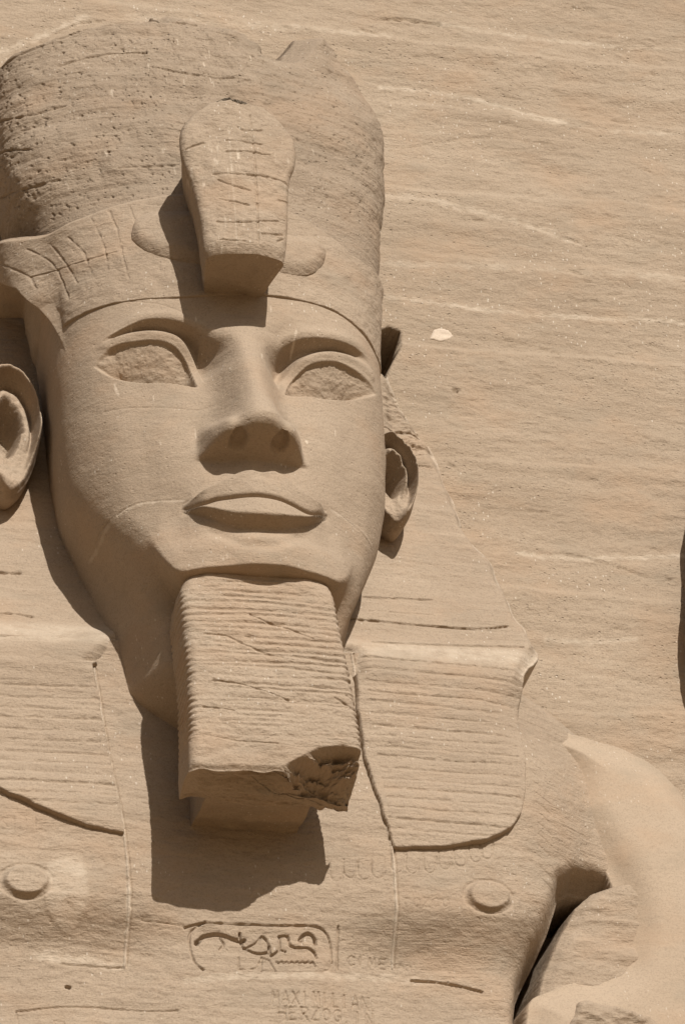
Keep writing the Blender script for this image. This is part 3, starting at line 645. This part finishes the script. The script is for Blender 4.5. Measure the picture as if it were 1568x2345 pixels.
def torso_detail(X, Z):
    A = .010*fbm(X, Z, X*0, 1.0, 4, 44)+.006*strata(X, X*0, Z, 2)+.006*fbm(X, Z*2, X*0, 4, 4, 46, .6)
    G = lambda pts, w_=.011, d_=.02, n=3, rag=.3: groove(A, X, Z, wd(*pts, Y=1.72, n=n), w_, d_, rag)
    # strap ridges
    for pts in (((218, 1525), (245, 1700), (278, 1900), (290, 2010), (295, 2110), (293, 2200)), ((808, 1490), (840, 1680), (870, 1840), (893, 1960), (902, 2080), (908, 2200))):
        G(pts, .014, -.022); 
        G([(x+5, y) for x, y in pts], .010, .018)
    # collar of hanging drops
    for i, (x, y) in enumerate([(800, 2012), (832, 2018), (862, 2016), (905, 2004), (940, 2006), (980, 2004), (1015, 1996), (1050, 1990), (1085, 1980), (1110, 1972), (770, 2018)]):
        G([(x-16, y-40), (x-16, y-12), (x-8, y), (x+2, y+3), (x+12, y-6), (x+14, y-32)], .008, .012)
    # nipples as discs
    for (x, y) in ((58, 2024), (1115, 2058)):
        p = unp(x, y, 1.7); d = np.hypot((X-p[0])/.235, (Z-p[2])/.165)
        A -= .055*(1-ss(.78, 1.02, d))
        A += .012*np.exp(-((d-1.12)/.08)**2)
    # repair patch beside the left disc
    p = unp(150, 2045, 1.7); d = np.hypot((X-p[0])/.26, (Z-p[2])/.42); A -= .008*(1-ss(.9, 1.0, d+.15*vn(X*4, Z*4, X*0, 4)))
    # cartouche
    G(((425, 2122), (470, 2112), (560, 2115), (640, 2118), (720, 2120), (748, 2135), (760, 2165), (762, 2200)), .012, .035)
    G(((470, 2110), (440, 2130), (436, 2160), (448, 2200), (468, 2218)), .012, .03)
    G(((775, 2120), (776, 2170), (776, 2215)), .012, .035, 0)
    G(((762, 2200), (740, 2222), (600, 2222)), .007, .010)
    G(((452, 2155), (470, 2140), (505, 2138), (550, 2152), (562, 2150)), .020, .06)
    G(((452, 2158), (460, 2150)), .016, .04)
    G(((505, 2145), (515, 2160), (505, 2172)), .013, .03)
    G(((550, 2135), (558, 2165), (590, 2180), (615, 2178)), .014, .045)
    G(((560, 2170), (590, 2155), (600, 2142), (612, 2150), (618, 2165)), .012, .035)
    G(((618, 2165), (622, 2185), (640, 2175)), .013, .045)
    G(((640, 2142), (660, 2142), (664, 2160), (680, 2168), (705, 2168), (722, 2178), (726, 2190)), .013, .045)
    G(((642, 2145), (642, 2172), (655, 2176)), .012, .04, 0)
    G(((688, 2150), (698, 2138), (712, 2138), (722, 2148), (724, 2158)), .017, .055)
    G(((690, 2150), (694, 2160)), .010, .02, 0)
    G(((600, 2222), (600, 2190), (618, 2196), (632, 2222)), .010, .025, 0)
    G(((548, 2190), (548, 2218), (562, 2218)), .009, .02, 0)
    G(((575, 2218), (590, 2214), (596, 2200)), .009, .02, 0)
    G([(634+i*6, 2200+(3 if i % 2 else -1)) for i in range(15)]+[(724, 2210)], .009, .032, 0, 0)
    # long cracks and ledge lines
    G(((952, 2228), (1010, 2232), (1060, 2240), (1115, 2254)), .013, .045)
    G(((150, 2190), (220, 2195), (290, 2200)), .009, .02)
    G(((325, 2106), (380, 2112), (425, 2120)), .008, .015)
    G(((45, 2300), (150, 2290), (250, 2292), (340, 2305), (410, 2310)), .010, .02)
    G(((45, 2300), (52, 2345)), .008, .012)
    G(((160, 2243), (167, 2244)), .018, .06, 0)
    # scratched writing
    F = {'M': [((0, 1), (.12, 0), (.5, .8), (.88, 0), (1, 1))], 'A': [((0, 1), (.5, 0), (1, 1)), ((.22, .62), (.78, .62))], 'X': [((0, 0), (1, 1)), ((1, 0), (0, 1))], 'I': [((.5, 0), (.5, 1))],
         'L': [((0, 0), (0, 1), (.9, 1))], 'N': [((0, 1), (0, 0), (1, 1), (1, 0))], 'H': [((0, 0), (0, 1)), ((1, 0), (1, 1)), ((0, .5), (1, .5))], 'E': [((.9, 0), (0, 0), (0, 1), (.9, 1)), ((0, .5), (.7, .5))],
         'R': [((0, 1), (0, 0), (.8, .05), (.9, .28), (.7, .48), (0, .5)), ((.4, .5), (1, 1))], 'Z': [((0, 0), (1, 0), (0, 1), (1, 1))], 'O': [((.5, 0), (.1, .2), (0, .5), (.1, .8), (.5, 1), (.9, .8), (1, .5), (.9, .2), (.5, 0))],
         'G': [((.95, .15), (.5, 0), (.1, .2), (0, .5), (.1, .8), (.5, 1), (.95, .85), (.95, .55), (.6, .55))], '.': [((.4, .95), (.5, 1))], 'C': [((.95, .15), (.5, 0), (.1, .2), (0, .5), (.1, .8), (.5, 1), (.95, .85))],
         'B': [((0, 1), (0, 0), (.8, .05), (.85, .3), (.6, .47), (0, .48)), ((.6, .47), (1, .65), (.9, .93), (.5, 1), (0, 1))], 'o': [((.5, .4), (.1, .55), (.1, .85), (.5, 1), (.9, .85), (.9, .55), (.5, .4))], 'n': [((0, 1), (0, .4), (.7, .45), (.9, .6), (.9, 1))],
         'S': [((.9, .1), (.4, 0), (.05, .25), (.5, .5), (.95, .72), (.6, 1), (.05, .9))], 'e': [((.1, .7), (.9, .7), (.8, .45), (.4, .4), (.05, .7), (.4, 1), (.9, .92))]}
    def write(t, x, y, h, adv, sl, w_=.0095, d_=.017, wid=.62):
        for i, c in enumerate(t):
            x0 = x+i*adv; y0 = y+sl*(x0-x)
            if c in F:
                ww = adv*wid if c not in 'I.' else adv*.3
                for st in F[c]: G([(x0+a*ww, y0+b*h) for a, b in st], w_, d_, 0, .2)
    write('MAXIMILIAN.', 624, 2268, 30, 23.5, .02)
    write('HERZOG.IN', 638, 2304, 28, 26, .02)
    write('CIME', 802, 2180, 22, 25, .03, .0095, .017)
    write('nen', 905, 2186, 16, 18, .03, .007, .010)
    write('Bon', 132, 2322, 40, 42, .0, .009, .014)
    write('COZCO', 920, 2065, 20, 22, 0, .007, .008)
    write('SIIL', 0, 1880, 28, 26, .0, .007, .009)
    # faint pleats and brush marks on the shoulder
    for i in range(14):
        x, y = 1215+i*2, 1690+i*24
        G(((x, y), (x+40, y+22)), .007, .008)
    return A
TY = torso_y(TX, TZ)+torso_detail(TX, TZ)
gap = sdp(TX, TZ, ARM_GAP)+.012*vn(TX*5, TZ*5, TX*0, 2)
gl = 1-ss(-.28, -.0, gap); 
TY = TY + (.40*(1-gl)**2) + 1.5*ss(-.005, .035, gap)
shz = np.interp(TX, [p[0] for p in SH_TOP], [p[1] for p in SH_TOP])
shz = np.where(TX < 0, np.interp(-TX, [p[0] for p in SH_TOP], [p[1] for p in SH_TOP]), shz)
dtop = shz+.01*vn(TX*6, TX*0, TX*0, 3)-TZ
TY = TY + .12*(1-ss(0, .25, dtop))**2 + 1.2*(1-ss(-.06, .0, dtop))
TT = np.zeros(TX.shape)
for q in (((218, 1525), (245, 1700), (278, 1900), (290, 2010), (295, 2110), (293, 2200)), ((808, 1490), (840, 1680), (870, 1840), (893, 1960), (902, 2080), (908, 2200))): groove(TT, TX, TZ, wd(*q, Y=1.72, n=4), .022, .8, .5)
for q, w_, s_ in (((90, 2170), (300, 2195)), .05, .5), (((430, 2240), (640, 2232), (900, 2226), (1090, 2236)), .04, .4), (((780, 1550), (1000, 1540), (1190, 1530)), .05, .4): groove(TT, TX, TZ, wd(*q, Y=1.72, n=4), w_, s_, .8)
p = unp(150, 2045, 1.7); TT += .6*(1-ss(.8, 1.1, np.hypot((TX-p[0])/.24, (TZ-p[2])/.38)+.15*vn(TX*4, TZ*4, TX*0, 4)))
grids('torso', [np.stack([TX, TY, TZ], -1)], M_stone, colossus, [(TY < 3.35)], tint=TT)
# --- headcloth: wings behind the ears and the two lappets, one carved cloth
HCO = [(880, 560), (905, 640), (935, 780), (965, 850), (1020, 935), (1045, 1010), (1075, 1080), (1100, 1160), (1150, 1255), (1195, 1370), (1222, 1425), (1243, 1478), (1236, 1500), (1190, 1562)]
hco = [(a[0], a[2]) for a in [unp(x, y, 2.05) for x, y in HCO]]
lap = [(a[0], a[2]) for a in [unp(x, y, 1.68) for x, y in [(1196, 1640), (1202, 1740), (1200, 1820), (1188, 1868), (1160, 1905), (1110, 1930), (1040, 1943), (960, 1948), (897, 1948), (878, 1880), (856, 1800), (842, 1740), (826, 1650), (808, 1480)]]]
poly = [(.9, hco[0][1])]+hco+lap+[(lap[-1][0]-.1, -.6), (.9, -.4)]
LAP_L = [(a[0], a[2]) for a in [unp(x, y, 1.68) for x, y in [(218, 1520), (235, 1640), (252, 1740), (270, 1850), (282, 1915), (240, 1905), (195, 1898), (150, 1880), (80, 1850), (0, 1812), (-120, 1700)]]]
polyL = [(-.9, hco[0][1])]+[(-a, b) for a, b in hco]+[(-3.1, -2.0), (-2.9, -2.4)]+LAP_L[::-1]+[(-.9, -.4)]
def cloth(poly, s):
    if s > 0: X, Z = gxz(.85, 3.9, -3.1, hco[0][1]+.1, .0115)
    else: X, Z = gxz(-3.9, -.85, -3.1, hco[0][1]+.1, .0115)
    lapd = torso_y(X, Z)-.075
    lapd = lapd - .0
    wing = prof(Z, [-3, -.80, -.60, -.32, .6, 2, 3.5, 5], [1.62, 1.68, 1.73, 1.94, 2.2, 2.5, 2.65, 2.8], .12) + .03*(np.abs(X)-1)
    k = ss(-1.35, -.62, Z)
    Y = lapd*(1-k)+wing*k
    Y = np.minimum(Y, lapd*(1-k)+wing*k)
    A = .012*fbm(X, Z, X*0, 1.2, 4, 5)+.010*strata(X, X*0, Z, 6)
    # pleats
    for i in range(17):
        px0, px1 = (835+i*3.5, 1185) if s > 0 else (-30, 232+i*3.0)
        y = (1500 if s > 0 else 1560)+i*25.5+rs.uniform(-3, 3)
        if s < 0 and y > 1860: continue
        yy = [(px0+(px1-px0)*t, y+(26 if s > 0 else 12)*t+rs.uniform(-1.5, 1.5)) for t in (0, .2, .4, .6, .8, 1)]
        groove(A, X, Z, wd(*yy, Y=1.66, n=4), .013, .010 if i % 3 else .017, .9)
    if s > 0:
        for q, w_, d_ in [(((805, 1410), (900, 1415), (985, 1424), (1100, 1428), (1170, 1418)), .016, .05), (((840, 1350), (930, 1352), (1000, 1352)), .012, .03), (((850, 1475), (1000, 1480), (1200, 1478)), .02, -.03),
                          (((920, 962), (980, 968), (1020, 960)), .014, .05), (((900, 905), (970, 900), (1010, 905)), .014, .05), (((940, 990), (980, 995), (1025, 1000)), .012, .04), (((850, 1385), (1000, 1392)), .010, .015)]:
            groove(A, X, Z, wd(*[(a_, b_+rs.uniform(-2, 2)) for a_, b_ in q], Y=1.95, n=4), w_*.7, d_, .35)
        # hollow between the temple and the cloth
        h0 = wd((870, 730), (905, 712), (932, 722), (930, 760), (908, 800), (888, 850), (860, 850), Y=2.7)
        A += 1.4*ss(-.02, .03, sdp(X, Z, h0))
        h1 = wd((900, 800), (935, 830), (985, 880), (1025, 940), (1020, 1000), (960, 1010), (905, 960), (890, 880), Y=2.3)
        A += .12*ss(-.05, .15, sdp(X, Z, h1))+.04*fbm(X, Z*2.5, X*0, 3, 5, 9, .65)*ss(-.05, .1, sdp(X, Z, h1))
    else:
        for q, w_, d_ in [(((0, 1285), (25, 1288), (55, 1290)), .014, .04), (((0, 1400), (40, 1402), (75, 1410)), .012, .03)]:
            groove(A, X, Z, wd(*q, Y=1.95, n=4), w_, d_, .8)
    d = sdp(X, Z, poly)+.010*vn(X*7, Z*7, X*0, 3)+(.05*vn(X*2.6, Z*2.6, X*0, 13)+.03*vn(X*6, Z*6, X*0, 15))*ss(-.75, -.2, Z)
    drop = np.where(Z > -1.3, 1.3, .18)
    rnd_ = np.where(Z > -.9, .22, .03)
    Y = Y+A + (.10+.10*ss(-1, 0, Z))*(1-ss(0, 1, d/rnd_))**2*ss(-1.3, -.9, Z) + drop*(1-ss(-.035, .0, d))
    g = grids('headcloth', [np.stack([X, Y, Z], -1)], M_stone, colossus, [(d > -.045) & (Y < 3.5)], tint=.6*np.exp(-((d-.03)/.06)**2)*ss(-1.2, -.5, Z)+.5*ss(-.75, -.6, Z)*ss(-.30, -.45, Z))  # pale tint paints in the lit wing rim and the bright upward-facing ledge
    return g
cloth(poly, 1); cloth(polyL, -1)
# --- ears
def ear(name, s, cx, cz, wx, hz, cy, broken=0.0):
    rho = np.linspace(0, 1, 90); th = np.linspace(0, 2*math.pi, 220)
    T, Rr = np.meshgrid(th, rho)
    ox = s*np.sin(T); oz = np.cos(T)                 # outline: wide at the top, narrow at the lobe
    wdt = wx*(.86+.14*np.cos(T)-.06*np.cos(2*T))
    rx, rz = wdt, hz
    X = ox*rx*Rr; Z = oz*rz*Rr
    out = ss(-.3, .5, np.sin(T))                     # side away from the head
    h = 0*X
    h += .19*np.exp(-((Rr-.88)/.075)**2)*(.35+.65*ss(-.75, .1, oz*1.0+.35*out))*ss(-1.01, -.5, oz+.4*out)
    h -= .12*np.exp(-((Rr-.72)/.07)**2)*ss(-.6, 0, oz)
    h += .09*np.exp(-((Rr-.52)/.09)**2)*out*ss(-.9, -.2, oz)
    h -= .42*(1-ss(.15, .50, Rr*np.where(oz < 0, 1.15, .95)))
    h += .12*np.exp(-((X+s*.02)/.16)**2-((Z+hz*.80)/.20)**2)      # lobe
    h += .10*np.exp(-((X+s*rx*.85)/.09)**2-((Z+.08)/.16)**2)      # tragus
    h -= .10*ss(.90, 1.0, Rr)**2
    if broken:
        h += broken*.10*fbm(X*1.2, Z*1.5, X*0, 4, 5, 3, .6)*ss(-.2, .3, Z/hz)
        h -= broken*.25*ss(.35, .7, Z/hz+.3*vn(X*3, Z*3, X*0, 1))
    h += .022*fbm(X, Z, X*0, 4, 5, 9, .6)
    Y = cy - h - .10*out*Rr
    P = np.stack([cx+X-.04*Z*s, Y, cz+Z], -1)
    bk = P[-1].copy(); rows = []
    for t in np.linspace(.1, 1, 14):
        q = bk.copy(); q[:, 1] = bk[:, 1]+(.65)*t; q[:, 0] = cx+(q[:, 0]-cx)*(1-.22*t*t); q[:, 2] = cz+(q[:, 2]-cz)*(1-.12*t*t); rows.append(q)
    P = np.concatenate([P, np.stack(rows)], 0)
    return grids(name, [P], M_skin, colossus)
ear('ear', -1, -2.20, 2.05, .40, .82, 2.10)
ear('ear', 1, 1.99, 1.72, .30, .62, 2.05, broken=.45)
# --- the statue's arm: rough core in the gap and smooth repaired upper arm
AO = [(1210, 1640), (1285, 1655), (1340, 1667), (1365, 1674), (1450, 1698), (1525, 1742), (1600, 1815), (1690, 1930), (1760, 2100), (1760, 2500), (1195, 2500), (1205, 2345), (1216, 2292), (1250, 2272), (1300, 2250), (1370, 2232), (1410, 2205), (1428, 2175), (1434, 2120), (1426, 2060), (1400, 2000),
      (1365, 1940), (1330, 1880), (1312, 1840), (1308, 1780), (1290, 1740), (1230, 1700)]
ao = [(a[0], a[2]) for a in [unp(x, y, 2.15) for x, y in AO]]
AX, AZ = gxz(2.6, 6.0, -6.0, -1.0, .014)
d = sdp(AX, AZ, smooth_pts(ao, 4, True))+.008*vn(AX*6, AZ*6, AX*0, 3)
AYs = 2.10+.05*(AX-4)+.35*ss(4.6, 5.7, AX)**1.5+.03*fbm(AX, AZ, AX*0, .6, 3, 2)+.10*(AZ+3)*.3
AYs = np.minimum(AYs, 9)
AYs += .17*(1-ss(0, .55, d))**2+ .9*(1-ss(-.05, -.0, d))
grids('upper_arm', [np.stack([AX, AYs, AZ], -1)], M_plaster, colossus, [(d > -.06)])
CO = [(a[0], a[2]) for a in [unp(x, y, 2.5) for x, y in [(1400, 1990), (1470, 2050), (1480, 2200), (1400, 2260), (1300, 2290), (1240, 2330), (1200, 2400), (1190, 2400), (1196, 2345), (1225, 2250), (1262, 2160), (1292, 2100), (1330, 2068), (1380, 2050), (1420, 2048)]]]
AX, AZ = gxz(2.6, 5.2, -6.0, -1.6, .014)
cx_ = 2.2+.02*fbm(AX, AZ*2, AX*0, 1.5, 5, 9, .6)+.012*strata(AX, AX*0, AZ, 12)
lx_ = np.interp(AZ, [p[1] for p in sorted(CO[7:], key=lambda q: q[1])], [p[0] for p in sorted(CO[7:], key=lambda q: q[1])])
lx_ = lx_+.03*vn(AZ*3, AZ*0, AZ*0, 3)
cx_ += 1.2*(1-ss(-.03, .04, AX-lx_))+.10*(1-ss(0, .3, AX-lx_))**2
grids('arm_core', [np.stack([AX, cx_, AZ], -1)], M_stone, colossus, [AX < 4.3])
# rough unrepaired spot low on the arm
sp = smooth_pts([(a[0], a[2]) for a in [unp(x, y, 2.0) for x, y in [(1300, 2400), (1322, 2320), (1345, 2290), (1400, 2296), (1450, 2310), (1500, 2335), (1520, 2360), (1480, 2400)]]], 4, True)
AX, AZ = gxz(2.8, 5.2, -6, -3.4, .014); d = sdp(AX, AZ, sp)+.03*vn(AX*5, AZ*5, AX*0, 1)
ay = 2.10+.05*(AX-4)+.10*(AZ+3)*.3+.03*fbm(AX, AZ, AX*0, .6, 3, 2)-.035*ss(-.02, .05, d)+.03*fbm(AX, AZ*2, AX*0, 4, 4, 1, .6)+.15*(1-ss(-.05, -.0, d))
grids('arm_scar', [np.stack([AX, ay, AZ], -1)], M_stone, colossus, [d > -.05])
# ------------------------------------------------------------------ pilaster added so its shaded flank darkens the right edge
nb = empty('added_pilaster', (6.3, 2.4, -19), 'rough rock pilaster added for its dark shaded flank at the right edge, beside the cliff', 'pilaster')
ex = [unp(x, y, 3.0) for x, y in [(1640, 1010), (1604, 1060), (1584, 1120), (1573, 1210), (1576, 1290), (1566, 1340), (1562, 1400), (1560, 1450), (1564, 1510), (1582, 1560), (1630, 1610)]]
exf = zc(ex); zs = np.linspace(min(a[2] for a in ex), max(a[2] for a in ex), 260)
Z, T = np.meshgrid(zs, np.linspace(0, 1, 60), indexing='ij')
X = exf(Z)+.05*(T-1)+.02*fbm(T*2, Z, T*0, 2.5, 4, 7); Y = 2.2+T*1.0
X2, T2 = exf(Z)+T*1.2, T; Y2 = 2.2-.02+.03*fbm(T*2, Z*1.5, T*0, 2, 4, 7)
bt = np.stack([exf(Z[:1])+T[:1]*1.2, Y2[:1], Z[:1]], -1)
body = grids('shaft', [np.stack([X, Y, Z], -1)[:, ::-1], np.stack([X2, Y2, Z], -1)], M_cliff, nb)
# pale chip stuck in the cliff face
cp = [(a[0], a[2]) for a in [unp(x, y, 3.0) for x, y in [(988, 772), (995, 752), (1010, 748), (1028, 752), (1040, 764), (1030, 772), (1010, 777)]]]
X, Z = gxz(min(p[0] for p in cp)-.05, max(p[0] for p in cp)+.05, min(p[1] for p in cp)-.05, max(p[1] for p in cp)+.05, .01)
d = sdp(X, Z, cp)+.006*vn(X*12, Z*12, X*0, 1)
Y = cliff_y(X, Z)-.012*ss(-.01, .012, d)+.03*(d < -.012)-.004
M_pale = stone('pale_mortar', (.60, .50, .39), (.56, .46, .36), (.63, .53, .42), pit=0, lam=0, fleck=.2, bump=.1)
o = grids('mortar_patch', [np.stack([X, Y, Z], -1)], M_pale, None, [d > -.02])
o['label'] = 'small pale mortar patch on the cliff above the right ear'; o['category'] = 'patch'
